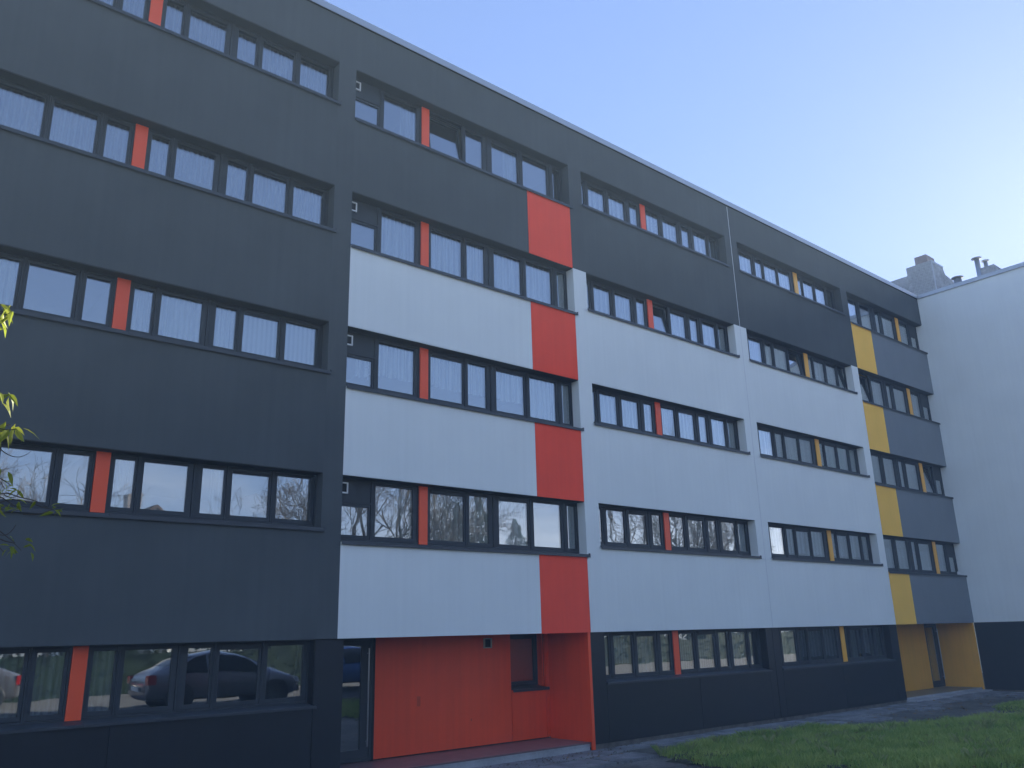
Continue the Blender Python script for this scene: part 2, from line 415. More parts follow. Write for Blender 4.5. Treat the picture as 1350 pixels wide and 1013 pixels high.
grass_blades(LAWN2, 900, .035, .10, 4)
grass_blades(LAWN3, 40, .04, .10, 5)

# fallen leaves on lawn and path
fv, ff_ = [], []
rf_ = random.Random(21)
for k in range(700):
    x, y = rf_.uniform(10, 31), rf_.uniform(-8, -.3)
    z = (lawn_z(x, y, LAWN)+.05*rf_.random() if inpoly(x, y, LAWN) else gz(x, y))+.015
    a = rf_.uniform(0, 6.28); L = rf_.uniform(.025, .06); b0 = len(fv)
    dx, dy = cos(a)*L, sin(a)*L; t1, t2 = rf_.uniform(-.02, .02), rf_.uniform(-.02, .02)
    fv += [(x-dx, y-dy, z), (x+dy*.45, y-dx*.45, z+t1), (x+dx, y+dy, z+.005), (x-dy*.45, y+dx*.45, z+t2)]; ff_.append((b0, b0+1, b0+2, b0+3))
me = bpy.data.meshes.new('fallen_leaves'); me.from_pydata(fv, [], ff_)
obj('fallen_leaves', me, None, None, leafmat('dead_leaf', (.30, .20, .06), (.16, .09, .035), .2), kind='stuff', label='scattered brown and yellow fallen leaves on the lawn and path', cat='fallen leaves')
# tufts of taller pale grass
tv_, tf_ = [], []
for k in range(90):
    x, y = rf_.uniform(13, 24), rf_.uniform(-8, -1.1)
    if not inpoly(x, y, LAWN): continue
    n_b = rf_.randint(18, 45); R_ = rf_.uniform(.04, .12); z = lawn_z(x, y, LAWN)
    for q in range(n_b):
        a = rf_.uniform(0, 6.28); r = R_*rf_.random(); h = rf_.uniform(.10, .24); w = .005; b0 = len(tv_)
        px_, py_ = x+cos(a)*r, y+sin(a)*r; lx_, ly_ = cos(a)*h*rf_.uniform(.2, .8), sin(a)*h*rf_.uniform(.2, .8)
        tv_ += [(px_-w, py_, z), (px_+w, py_, z), (px_+lx_*.5, py_+ly_*.5, z+h*.7), (px_+lx_, py_+ly_, z+h*.85)]; tf_ += [(b0, b0+1, b0+2), (b0+2, b0+1, b0+3)]
me = bpy.data.meshes.new('grass_tufts'); me.from_pydata(tv_, [], tf_)
obj('grass_tufts', me, None, None, leafmat('tuft_grass', (.14, .24, .05), (.46, .46, .20), .35, .6), kind='stuff', label='taller pale tufts of grass sticking out of the lawn', cat='grass')

# concrete paving along the wall: separate slabs, uneven and tilted
pav = obj('pavement', None, None, (0, 0, 0), kind='structure')
def slab(poly, z, tilt):
    b = bmesh.new()
    vs = []
    for (x, y) in poly:
        vs.append(b.verts.new((x, y, z+(x-poly[0][0])*tilt[0]+(y-poly[0][1])*tilt[1])))
    f = b.faces.new(vs)
    if f.normal.z < 0: f.normal_flip()
    r = bmesh.ops.extrude_face_region(b, geom=[f])
    for e in r['geom']:
        if isinstance(e, bmesh.types.BMVert): e.co.z -= .09
    bmesh.ops.recalc_face_normals(b, faces=b.faces[:])
    me = bpy.data.meshes.new('paving_slab'); b.to_mesh(me); b.free()
    obj('paving_slab', me, pav, None, MT['concrete'])
rs = random.Random(5)
x = 6.2
while x < 31.8:
    w = rs.uniform(.9, 1.7)
    x2 = min(x+w, 32.0)
    g = .02
    ya = -.17 if x > 13 else -.06
    yb = -.62-.14*rs.random() if x < 20 else -.95-.15*rs.random()
    j = lambda s=.05: rs.uniform(-s, s)
    if not 8.8 < x < 9.0:
        slab([(x+g, ya+j(.02)), (x2-g, ya+j(.02)), (x2-g+j(), yb+j(.08)), ((x+x2)/2+j(.1), yb+j(.1)), (x+g+j(), yb+j(.08))], (.022 if x > 13 else -.004)+j(.010), (j(.012), j(.02)))
    x = x2
for (x0, x1, y0, y1) in [(18.9, 20.4, -1.5, -.95), (20.5, 22.0, -1.7, -1.15), (24.1, 25.2, -1.5, -1.15), (29.9, 31.9, -1.7, -1.15), (10.2, 11.9, -1.7, -.95), (12.0, 13.1, -1.6, -.95)]:
    slab([(x0+rs.uniform(-.05, .05), y0+rs.uniform(-.1, .1)), (x1, y0+rs.uniform(-.15, .1)), (x1+rs.uniform(-.04, .0), y1), (x0, y1)], .012+rs.uniform(-.006, .008), (rs.uniform(-.006, .006), rs.uniform(-.01, .01)))
# loose rubble near the porch
rub_v, rub_f = [], []
for k in range(420):
    px_, py_ = rs.uniform(9.3, 13.4), -abs(rs.gauss(0, .7))-.15
    if k > 200: px_, py_ = rs.uniform(13, 24), rs.uniform(-.16, -.02)
    s = rs.uniform(.008, .035) ; b0 = len(rub_v); zc = gz(px_, py_)+s*.1
    for (dx, dy, dz) in ((1, 0, 0), (0, 1, 0), (-1, 0, 0), (0, -1, 0), (0, 0, .8), (0, 0, -.6)):
        q = rs.uniform(.6, 1.3)*s; rub_v.append((px_+dx*q, py_+dy*q, zc+dz*q))
    rub_f += [(b0+a, b0+b_, b0+4) for a, b_ in ((0, 1), (1, 2), (2, 3), (3, 0))] + [(b0+b_, b0+a, b0+5) for a, b_ in ((0, 1), (1, 2), (2, 3), (3, 0))]
me = bpy.data.meshes.new('rubble'); me.from_pydata(rub_v, [], rub_f)
obj('rubble', me, None, None, MT['concrete_d'], kind='stuff', label='loose stone crumbs along the foot of the wall', cat='rubble')

# ------------------------------------------------------------------ the apartment building
BLD = thing('apartment_building', 'long five storey apartment building with dark, light grey, orange and yellow facade', 'apartment building', (16, 0, 0))
BLD.location = (0, 0, 0)
LZ = [2.266, 5.031, 7.831, 10.634, 13.431]     # lintel heights
TOP = 14.51
XL, XR = -6.8, 32.124
GD = .235                                      # recess of the window frames
TH = .42                                       # wall thickness
BAYS = {
 1: dict(x=(.761, 6.728), drop=.911, rows=(0, 1, 2, 3, 4), panes=[(.86, 1.02), (1.15, 1.79), (1.92, 2.56), (2.71, 3.06), ('o', 3.14, 3.34), (3.42, 3.71), (3.84, 4.51), (4.74, 5.10), (5.23, 5.87, 'v'), (6.01, 6.63)]),
 2: dict(x=(7.112, 13.079), drop=1.111, rows=(1, 2, 3, 4), panes=[(7.24, 7.79, 's'), (7.93, 8.75), ('o', 8.87, 9.06), (9.14, 9.95, 'v'), (10.08, 10.57), (10.84, 11.63, 'v'), (11.79, 12.58), (12.77, 13.02)]),
 3: dict(x=(13.515, 19.481), drop=.911, rows=(0, 1, 2, 3, 4), panes=[(13.62, 13.85), (14.01, 14.60), (14.77, 15.37, 'v'), (15.58, 15.89), ('o', 15.99, 16.18), (16.25, 16.77), (16.94, 17.56, 'v'), (17.76, 18.09), (18.31, 18.90), (19.04, 19.37)]),
 4: dict(x=(20.072, 26.021), drop=.911, rows=(0, 1, 2, 3, 4), panes=[(20.17, 20.38), (20.5, 21.15), (21.33, 21.70), (21.82, 22.50, 'v'), (22.61, 23.28), ('y', 23.46, 23.67), (23.73, 23.95), (24.05, 24.67, 'v'), (24.80, 25.40), (25.53, 25.90)]),
 5: dict(x=(26.433, 32.124), drop=1.111, rows=(1, 2, 3, 4), panes=[(26.6, 27.51), (27.75, 28.50), (28.84, 29.14), (29.36, 30.20, 'v'), ('y', 30.38, 30.60), (30.70, 31.33), (31.58, 32.03, 's')]),
}
def sill_z(b, r):
    return LZ[r]-BAYS[b]['drop'] if r > 0 else 1.28

dk, lt, orr, yel = MT['dark_render'], MT['light_render'], MT['orange_render'], MT['yellow_render']
wall = lambda x0, x1, z0, z1, m, y0=0.0, y1=TH, nme='wall_panel': box(nme, x0, x1, y0, y1, z0, z1, m, BLD)
# piers between the bays, full height, butted against the spandrels
wall(XL, .761, LZ[0], TOP, dk)
wall(6.728, 7.112, LZ[0], TOP, dk)
for (a, b) in ((13.079, 13.515), (19.481, 20.072), (26.021, 26.433)):
    wall(a, b, LZ[0], LZ[3], lt); wall(a, b, LZ[3], TOP, dk)
# spandrels
for bnum, B in BAYS.items():
    x0, x1 = B['x']
    wall(x0, x1, LZ[4], TOP, dk)
    for r in range(4):
        z0, z1 = LZ[r], sill_z(bnum, r+1)-.055
        if bnum == 1: wall(x0, x1, z0, z1, dk)
        elif bnum == 2:
            m = dk if r == 3 else lt
            wall(x0, 11.683, z0, z1, m); box('colour_panel', 11.689, 13.064, -.006, TH-.01, z0-.003, z1, orr, BLD)
        elif bnum in (3, 4): wall(x0, x1, z0, z1, dk if r == 3 else lt)
        else:
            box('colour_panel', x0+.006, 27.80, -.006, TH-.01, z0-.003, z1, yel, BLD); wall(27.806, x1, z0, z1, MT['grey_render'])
# dark boards closing the underside of the spandrels above the window strips
for bnum, B in BAYS.items():
    x0, x1 = B['x']
    for r in B['rows']:
        box('soffit_board', x0+.002, x1-.002, .014, .30, LZ[r]-.012, LZ[r]-.001, MT['soffit'], BLD)
# expansion joint
box('expansion_joint', 19.757, 19.775, -.004, .01, LZ[0], TOP-.02, MT['joint'], BLD)

# -------- windows
def curtain_mesh(w, h, kind, seed):
    rs_ = random.Random(seed)
    n = max(10, int(w/.016)); amp = {'net': .045, 'drape': .060, 'blind': .001}.get(kind, .03)
    ph, k1, k2 = rs_.uniform(0, 6), rs_.uniform(30, 42), rs_.uniform(13, 20)
    rows = 5 if kind != 'scallop' else 7
    v, f = [], []
    for j in range(rows+1):
        t = j/rows
        for i in range(n+1):
            x = w*i/n
            a = amp*(1-.35*t)
            y = a*sin(k1*x+ph+.6*sin(k2*x*.37+ph))+a*.5*sin(k2*x+1.7*ph)
            z = h*t
            if j == 0: z += .012*abs(sin(k1*x*.5+ph)) + (.03*abs(sin(9*x+ph)) if kind == 'scallop' else 0)
            v.append((x-w/2, y, z))
    for j in range(rows):
        for i in range(n):
            a = j*(n+1)+i; f.append((a, a+1, a+n+2, a+n+1))
    me = bpy.data.meshes.new('curtain'); me.from_pydata(v, [], f)
    for p in me.polygons: p.use_smooth = True
    return me
# curtain plan: (bay,row) -> per pane code.  n net, N net short (hem at 30% height), d drape, h half drape right, b blind, g green, c cafe (lower part), . none
CUR = {
 (1, 4): 'nndnnndnn', (1, 3): 'nnbnnbbbn', (1, 2): '.h..nnnbb', (1, 1): '....n.h..', (1, 0): 'nndnn....'[:9],
 (2, 4): '.h..h..', (2, 3): '.nnnnnn', (2, 2): 'hNNNNnn', (2, 1): '.hddn.d',
 (3, 4): 'nnnnnnnnd', (3, 3): 'nnnn.nnnd', (3, 2): 'nnnnnnnnd', (3, 1): '........d', (3, 0): 'nbndbbdnd',
 (4, 4): 'nnnnnnnnd', (4, 3): 'bbdh.dndd', (4, 2): 'nnddddggd', (4, 1): 'nssssssss', (4, 0): '.ddsssdsd',
 (5, 4): 'bb.nnn', (5, 3): '.nddnd', (5, 2): 'dddd.d', (5, 1): 'cccccc',
}
TILT = {(2, 4): (2,), (3, 3): (4,), (4, 3): (4, 8), (5, 3): (0,), (5, 2): (4,)}
for bnum, B in BAYS.items():
    bx0, bx1 = B['x']; P = B['panes']
    for r in B['rows']:
        zs, zl = sill_z(bnum, r), LZ[r]
        # lines that bound each unit
        pi_ = 0
        for i, pn in enumerate(P):
            if pn[0] in ('o', 'y'):
                box('infill_panel', pn[1], pn[2], GD-.022, GD+.07, zs, zl-.001, MT['orange_panel' if pn[0] == 'o' else 'yellow_panel'], BLD)
                continue
            g0, g1 = pn[0], pn[1]; flag = pn[2] if len(pn) > 2 else ''
            if i == 0: u0 = bx0
            elif P[i-1][0] in ('o', 'y'): u0 = P[i-1][2]+.004
            else: u0 = (P[i-1][1]+g0)/2+.002
            if i == len(P)-1: u1 = bx1
            elif P[i+1][0] in ('o', 'y'): u1 = P[i+1][1]-.004
            else: u1 = (g1+P[i+1][0])/2-.002
            cx = (u0+u1)/2
            w0, w1 = u0-cx, u1-cx; a0, a1 = g0-cx, g1-cx
            H = zl-zs; hb = .032                           # outer frame
            top = H-.002
            if flag == 's': top = H-.42
            fl = [(w0, w0+.026, 0, .07, 0, H-.002), (w1-.026, w1, 0, .07, 0, H-.002), (w0+.026, w1-.026, 0, .07, 0, hb), (w0+.026, w1-.026, 0, .07, top-hb, top)]
            win = obj('window', boxes_mesh('window', fl), BLD, (cx, GD, zs), MT['frame'])
            if flag == 's':
                obj('top_panel', boxes_mesh('top_panel', [(w0+.026, w1-.026, .018, .06, top+.003, H-.002)]), win, (0, 0, 0), MT['frame'])
            tilt = pi_ in TILT.get((bnum, r), ())
            vent = flag == 'v' and not tilt
            s0, s1, sb, stp = w0+.031, w1-.031, hb+.005, top-hb-.005
            tr_ = .085 if vent else .048
            # sash members reach from the gap to the glass edge
            sl = [(s0, a0, 0, .05, 0, stp-sb), (a1, s1, 0, .05, 0, stp-sb), (a0, a1, 0, .05, 0, .062), (a0, a1, 0, .05, stp-sb-tr_, stp-sb)]
            rot = radians(-7.5) if tilt else 0
            sa = obj('sash', boxes_mesh('sash', sl), win, (0, .014, sb), MT['frame']); sa.rotation_euler.x = rot
            # dark rebate behind the sash gap and rubber gasket round the pane
            obj('gasket', boxes_mesh('gasket', ring(w0+.024, w1-.024, hb-.003, top-hb+.003, .012, .04, .066)), win, (0, 0, 0), MT['gasket'])
            pz0, pz1 = .062-.008, stp-sb-tr_+.008
            pa = obj('pane', boxes_mesh('pane', [(a0-.008, a1+.008, .022, .042, pz0, pz1)]), win, (0, .014, sb), MT['glass']); pa.rotation_euler.x = rot
            if vent:
                obj('trickle_vent', boxes_mesh('trickle_vent', [(a0+.01, a1-.01, -.022, .0, stp-sb-.052, stp-sb-.030), (a0+.02, a1-.02, -.010, .0, stp-sb-.030, stp-sb-.018)]), win, (0, .014, sb), MT['frame'])
            code = CUR[(bnum, r)][pi_] if pi_ < len(CUR[(bnum, r)]) else 'n'
            if code != '.':
                ww = w1-w0-.02; z0c, z1c = .02, H-.04; off = 0
                kk = {'n': 'net', 'N': 'net', 'd': 'drape', 'h': 'drape', 'b': 'blind', 'g': 'drape', 's': 'scallop', 'c': 'net'}[code]
                if code == 'N': z0c = .40
                if code == 's': z0c = .15
                if code == 'c': z1c = H*.68
                if code == 'h': off = ww*.28; ww *= .42; z0c = .3 if bnum == 2 and r == 2 else .02
                if code == 'b': z0c = random.choice([.02, .02, .3])
                mm = {'net': 'net', 'scallop': 'net', 'drape': 'drape', 'blind': 'blind'}[kk]
                if code == 'g': mm = 'green_drape'
                if code == 'h' and r == 2: mm = 'net'
                if bnum == 1 and r >= 3: mm = 'net_thin'
                obj('curtain', curtain_mesh(ww, z1c-z0c, kk, bnum*100+r*10+pi_), win, (off, .19, z0c), MT[mm])
            pi_ += 1
        # metal sill in two lengths, sloping out, with end caps
        fy = -.048 if r > 0 else -.012
        lip = .068 if r > 0 else .046
        ex0 = bx0-.02 if bnum in (3, 4) else bx0
        ex1 = bx1+.045
        if bnum == 5: ex1 = bx1-.004
        orp = [p for p in P if p[0] in ('o', 'y')][0]
        xm = orp[2]
        for (a, b) in ((ex0, xm-.0015), (xm+.0015, ex1)):
            # profile (y,z)
            prof = [(GD+.01, zs), (GD+.01, zs-.02), (fy+.012, zs-.052), (fy+.012, zs-.035-lip), (fy, zs-.035-lip), (fy, zs-.042)]
            prism('sill', prof, 'x', a, b, MT['sill'], BLD)
        # reveal wall below the sill's slope stays hidden: filler
        box('sill_bed', bx0+.001, bx1-.001, .03, TH, zs-.07 if r > 0 else 1.2, zs-.021 if False else zs-.053, MT['gasket'], BLD)
        if bnum in (3,) or True:
            cap = [(GD-.01, zs+.012), (GD-.01, zs-.03), (fy-.004, zs-.04-lip), (fy-.004, zs-.022)]
            if bnum != 5: prism('sill_cap', cap, 'x', ex1-.001, ex1+.006, MT['sill'], BLD)

# square white vents in the top panel of bay 2, and one on the orange porch wall
for r in (1, 2, 3, 4):
    v = obj('wall_vent', boxes_mesh('wall_vent', ring(-.1, .1, 0, .2, .026, -.03, .0)), BLD, (7.25, GD+.017, LZ[r]-.285), MT['white_plastic'])
    obj('vent_opening', boxes_mesh('vent_opening', [(-.082, .082, -.01, 0, .018, .182)]), v, (0, 0, 0), MT['dark_hole'])
v = obj('wall_vent', boxes_mesh('wall_vent', ring(-.1, .1, 0, .2, .02, -.04, .0)), BLD, (11.34, 1.338, 2.0), MT['cream_plastic'])
obj('vent_opening', boxes_mesh('vent_opening', [(-.08, .08, -.012, 0, .02, .18)]), v, (0, 0, 0), MT['dark_hole'])

# -------- ground floor plinth: cladding panels over a dark backing
PY = .040
def clad(x0, x1, z0, z1, y=PY):
    box('cladding_panel', x0+.004, x1-.004, y, y+.03, z0, z1, MT['plinth'], BLD)
Zt = LZ[0]-.002
zf = 1.20
for (a, b) in ((-3.2, .30), (.30, .761)): clad(a, b, .07, Zt)
clad(-6.7, -3.2, .07, Zt)
for (a, b) in ((.761, 3.68), (3.68, 6.728)): clad(a, b, .07, zf)
clad(6.736, 7.262, .07, Zt)
for (a, b) in ((13.09, 13.515),): clad(a, b, .07, Zt)
for (a, b) in ((13.515, 16.63), (16.63, 19.481)): clad(a, b, .07, zf)
clad(19.481, 19.765, .07, Zt); clad(19.775, 20.072, .07, Zt)
for (a, b) in ((20.072, 23.05), (23.05, 26.021)): clad(a, b, .07, zf)
clad(26.021, 26.50, .07, Zt)
bk = []
for (a, b, z) in ((-6.7, .757, Zt), (.757, 6.732, 1.19), (6.732, 7.255, Zt), (13.10, 13.511, Zt), (13.511, 19.485, 1.19), (19.485, 20.068, Zt), (20.068, 26.025, 1.19), (26.025, 26.49, Zt)):
    bk.append((a, b, PY+.034, .45, -.3, z))
for q in bk: box('plinth_wall', *q, MT['gasket'], BLD)
# short return of the plinth beside the porches and dark reveals of the ground floor windows
box('cladding_panel', 7.232, 7.262, PY+.032, 1.34, .11, Zt, MT['plinth'], BLD)
box('cladding_panel', 26.47, 26.50, PY+.032, 1.30, .11, Zt, MT['plinth'], BLD)
base = [(a, b, .062, .075, -.2, .066) for (a, b) in ((-6.7, 7.25), (13.10, 26.49))]
multi('base_strip', base, MT['concrete_d'], BLD)

# -------- porch with the orange walls
opm = MT['orange_panel']; 
orp = mat('orange_cladding', (.90, .085, .018), .42, spec=.4, var=.05, scale=1.3, streak=.06)
yep = mat('yellow_cladding', (.80, .40, .045), .42, spec=.4, var=.05, scale=1.3, streak=.06)
box('porch_wall', 8.66, 11.970, 1.34, 1.40, .140, LZ[0], orp, BLD)
box('porch_wall', 11.988, 12.945, 1.34, 1.40, .140, 1.14, orp, BLD)
box('porch_wall', 12.965, 13.06, 1.34, 1.40, .140, LZ[0], orp, BLD)
box('porch_wall', 13.052, 13.082, .085, 1.338, .115, LZ[0]-.003, orp, BLD)
box('porch_wall', 13.010, 13.088, .035, .083, -.1, LZ[0]-.003, orp, BLD)
# window of the porch: deep orange reveals
box('reveal_panel', 12.925, 12.955, 1.40, 1.58, 1.17, LZ[0]-.004, orp, BLD)
box('scuff_mark', 9.60, 9.68, 1.3385, 1.3395, .98, 1.16, mat('scuff', (.62, .07, .018), .6), BLD)
box('scuff_mark', 10.9, 10.915, 1.3385, 1.3395, .62, .66, mat('scuff2', (.25, .06, .03), .6), BLD)
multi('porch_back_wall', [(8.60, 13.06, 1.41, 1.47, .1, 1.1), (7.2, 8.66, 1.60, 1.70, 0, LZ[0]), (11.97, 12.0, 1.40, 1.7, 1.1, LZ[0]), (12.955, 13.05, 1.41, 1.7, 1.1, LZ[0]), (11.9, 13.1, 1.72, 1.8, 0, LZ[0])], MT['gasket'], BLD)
wn2 = obj('window', boxes_mesh('window', ring(-.47, .455, 0, 1.07, .045, 0, .06)), BLD, (12.47, 1.56, 1.19), MT['frame'])
obj('sash', boxes_mesh('sash', ring(-.42, .405, .05, 1.02, .05, .012, .05)), wn2, (0, 0, 0), MT['frame'])
obj('pane', boxes_mesh('pane', [(-.375, .36, .03, .045, .095, .975)]), wn2, (0, 0, 0), MT['glass'])
prism('sill', [(1.58, 1.19), (1.58, 1.165), (1.30, 1.135), (1.30, 1.095), (1.288, 1.095), (1.288, 1.147)], 'x', 11.99, 13.02, MT['sill'], BLD)
# front door, dark with a tall glass light and long steel bar
def door(x0, x1, y, z0, z1, gx0, gx1, hx, name='front_door'):
    c = ((x0+x1)/2, y, z0); h = z1-z0
    fr = obj(name, boxes_mesh(name, ring(x0-c[0], x1-c[0], 0, h, .05, 0, .07)), BLD, c, MT['frame'])
    g0, g1 = gx0-c[0], gx1-c[0]; l0, l1 = x0-c[0]+.055, x1-c[0]-.055
    obj('leaf', boxes_mesh('leaf', [(l0, g0, .01, .06, .055, h-.055), (g1, l1, .01, .06, .055, h-.055), (g0, g1, .01, .06, .055, .20), (g0, g1, .01, .06, h-.13, h-.055)]), fr, (0, 0, 0), MT['frame'])
    obj('pane', boxes_mesh('pane', [(g0-.005, g1+.005, .028, .045, .195, h-.125)]), fr, (0, 0, 0), MT['glass'])
    me = boxes_mesh('handle', [(-.004, .004, 0, .05, .12, .14), (-.004, .004, 0, .05, h-.48, h-.46)], (0, 0, 0))
    b = bmesh.new(); b.from_mesh(me)
    bmesh.ops.create_cone(b, cap_ends=True, segments=12, radius1=.013, radius2=.013, depth=h-.42, matrix=Matrix.Translation((0, -.003, (h-.34)/2)))
    b.to_mesh(me); b.free()
    obj('handle', me, fr, (hx-c[0], -.05, .20), MT['steel'])
    return fr
door(7.34, 8.62, 1.36, .13, LZ[0]-.005, 7.46, 8.38, 8.50)
# interior edge strip seen through the door glass
box('door_jamb', 8.622, 8.66, 1.345, 1.6, .115, LZ[0], MT['gasket'], BLD)
# porch ceiling
box('porch_ceiling', 7.12, 13.07, TH+.002, 1.9, LZ[0]+.012, LZ[0]+.08, MT['dark_render'], BLD)
# step: tiled top and concrete front blocks
box('porch_floor', 7.265, 13.045, .125, 1.66, .02, .115, MT['tile'], BLD)
box('step_nosing', 7.265, 12.99, .088, .124, .092, .117, mat('step_nosing', (.16, .10, .10), .5, var=.1), BLD)
for (a, b) in ((7.265, 9.0), (9.0, 10.05), (10.05, 11.58), (11.58, 12.985)):
    box('step_block', a+.004, b-.004, .098, .30, .048, .090, MT['stepstone'], BLD)
    box('step_block', a+.004, b-.004, .092, .30, -.10, .043, MT['stepstone'], BLD)

# -------- yellow porch
box('porch_wall', 26.50, 31.08, 1.30, 1.36, .115, LZ[0], yep, BLD)
box('porch_wall', 32.09, 32.12, .082, 1.70, .115, LZ[0]-.003, yep, BLD)
box('porch_wall', 32.060, 32.128, .030, .080, -.1, LZ[0]-.003, yep, BLD)
door(31.09, 32.085, 1.32, .13, LZ[0]-.005, 31.22, 31.86, 31.99)
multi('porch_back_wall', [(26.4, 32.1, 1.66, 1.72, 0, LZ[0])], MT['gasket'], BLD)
box('porch_ceiling', 26.44, 32.12, TH+.002, 1.9, LZ[0]+.012, LZ[0]+.08, MT['dark_render'], BLD)
box('porch_floor', 26.51, 32.055, .125, 1.66, .02, .115, mat('porch_tile_yellow', (.24, .20, .13), .5, var=.15), BLD)
for (a, b) in ((26.51, 28.3), (28.3, 30.2), (30.2, 32.05)):
    box('step_block', a+.004, b-.004, .095, .124, -.10, .112, MT['stepstone'], BLD)
    box('step_block', a+.004, b-.004, -.25, .092, -.10, .055, MT['stepstone'], BLD)

# -------- inside: slabs, cross walls, back walls; roof
ins = []
for r in range(5):
    z0 = LZ[r]+.02; z1 = (LZ[r]+.30)
    ins.append((XL+.1, XR-.01, TH+.003, 10.8, z0+.06, z1))
ins.append((XL+.1, XR, .5, 10.8, -.2, .02))
for xx in (.3, 6.92, 13.3, 19.77, 26.23):
    ins.append((xx-.08, xx+.08, 1.95, 10.8, .0, TOP-.3))
    ins.append((xx-.08, xx+.08, TH+.003, 1.95, LZ[0]+.36, TOP-.3))
for xx in (3.24, 8.96, 16.08, 23.56, 30.49):
    for r in range(1, 5): ins.append((xx-.05, xx+.05, TH+.02, 4.5, LZ[r-1]+.31, LZ[r]+.07))
ins.append((XL+.2, XR-.05, 4.5, 4.6, 0, TOP-.2))
multi('interior_walls', ins, MT['interior'], BLD)
multi('outer_wall', [(XL, XR, 10.8, 11.1, -.3, TOP), (XL, XL+.1, TH, 10.8, -.3, TOP)], lt, BLD)
box('roof', XL+.05, XR+.2, .30, 11.0, TOP-.20, TOP-.02, mat('bitumen_roof', (.06, .06, .06), .9, var=.1), BLD)
x = XL
while x < 32.05:
    x2 = min(x+3.0, 32.05)
    prism('coping', [(-.055, TOP-.002), (-.055, TOP+.150), (.0, TOP+.158), (.36, TOP+.135), (.36, TOP+.02), (.0, TOP+.02), (-.045, TOP+.02), (-.045, TOP-.002)][::1], 'x', x+.0015, x2-.0015, MT['coping'], BLD)
    x = x2
box('drip_gap', XL, 32.1, -.03, .3, TOP+.0005, TOP+.019, MT['gasket'], BLD)

# ------------------------------------------------------------------ the wing at the right
WG = thing('apartment_wing', 'pale grey end wall of the wing with dark base, flues and chimney on its roof', 'building', (0, 0, 0))
WY = -6.6
box('wall', XR, XR+.4, WY, .33, LZ[0], TOP, lt, WG)
box('wall', XR+.4, 46, WY, WY+.4, LZ[0], TOP, lt, WG)
box('wall', 45.6, 46, WY+.4, 11.1, -.3, TOP, lt, WG)
box('base_wall', XR+.045, XR+.4, WY+.04, .028, .05, LZ[0], MT['plinth'], WG)
box('base_wall', XR+.4, 45.9, WY+.04, WY+.4, .05, LZ[0], MT['plinth'], WG)
box('base_strip', XR+.06, XR+.3, WY+.06, .028, -.3, .05, MT['concrete_d'], WG)
box('wall', XR+.2, XR+.4, .33, 11.1, -.3, TOP-.25, lt, WG)
box('roof', XR+.42, 45.9, WY+.1, 11.1, TOP-.20, TOP-.02, MT['gasket'], WG)
y = WY-.05
while y < -.07:
    y2 = min(y+3.0, -.058)
    prism('coping', [(XR-.05, TOP-.002), (XR-.05, TOP+.150), (XR+.02, TOP+.158), (XR+.38, TOP+.135), (XR+.38, TOP+.02), (XR-.04, TOP+.02), (XR-.04, TOP-.002)], 'y', y+.0015, y2-.0015, MT['coping'], WG)
    y = y2
box('coping', 32.052, 32.5, -.056, .36, TOP+.02, TOP+.154, MT['coping'], WG)
box('coping', XR+.385, 46.05, WY-.05, WY+.35, TOP, TOP+.15, MT['coping'], WG)
# chimney stack, stepped, clad in slates
ch = prism('chimney', [(38, 14.2), (38, 18.42), (39.12, 18.34), (39.3, 18.02), (40.35, 17.86), (40.35, 14.2)], 'y', 1.45, 2.64, MT['slate'], WG)
box('chimney_cap', 38.02, 38.9, 1.66, 2.20, 18.38, 18.80, MT['brownstone'], ch)
box('chimney_flashing', 37.98, 38.0, 1.44, 1.475, 14.3, 18.42, MT['coping'], ch)
box('chimney_flashing', 38.0, 39.15, 1.43, 1.449, 18.30, 18.40, MT['coping'], ch)
box('chimney_shoulder', 38.05, 39.2, 2.645, 3.6, 14.2, 18.05, MT['slate'], ch)
sl = []
for k in range(15):
    for q in range(5):
        y0 = 1.47+q*.235+(k % 2)*.1
        if y0+.2 < 2.62: sl.append((37.985, 38.0, y0, y0+.225, 14.5+k*.26, 14.5+k*.26+.25))
for s_ in sl: box('slate', *s_, MT['slate'], ch)
def flue(x, y, ztop, r, cr):
    z0 = TOP-.02
    f_ = obj('flue_pipe', lathe_mesh('flue_pipe', [(r, 0), (r, ztop-z0-.1)], 14), WG, (x, y, z0), MT['zinc'])
    obj('flue_cap', lathe_mesh('flue_cap', [(r*.7, 0), (cr, .03), (cr, .055), (r*.5, .10)], 14), f_, (0, 0, ztop-z0-.1), MT['zinc'])
flue(34.0, -1.76, 16.20, .09, .19)
flue(34.10, -2.02, 16.03, .075, .14)
flue(34.0, -.93, 15.66, .15, .23)
box('roof_hatch', 33.3, 34.4, -2.55, -2.05, TOP-.02, 15.42, MT['slate'], WG)

# two little white bottles on the far sill
for k, (xx, hh) in enumerate(((31.76, .12), (31.90, .09))):
    zs = sill_z(5, 1)
    b_ = obj('bottle', lathe_mesh('bottle', [(.028, 0), (.03, .02), (.03, hh*.6), (.012, hh*.75), (.012, hh)], 10), None, (xx, .10, zs-.012), MT['white_plastic'],
             label=['taller small white bottle on the far yellow bay sill', 'shorter small white bottle on the far yellow bay sill'][k], cat='bottle', group='white bottles on the far window sill')

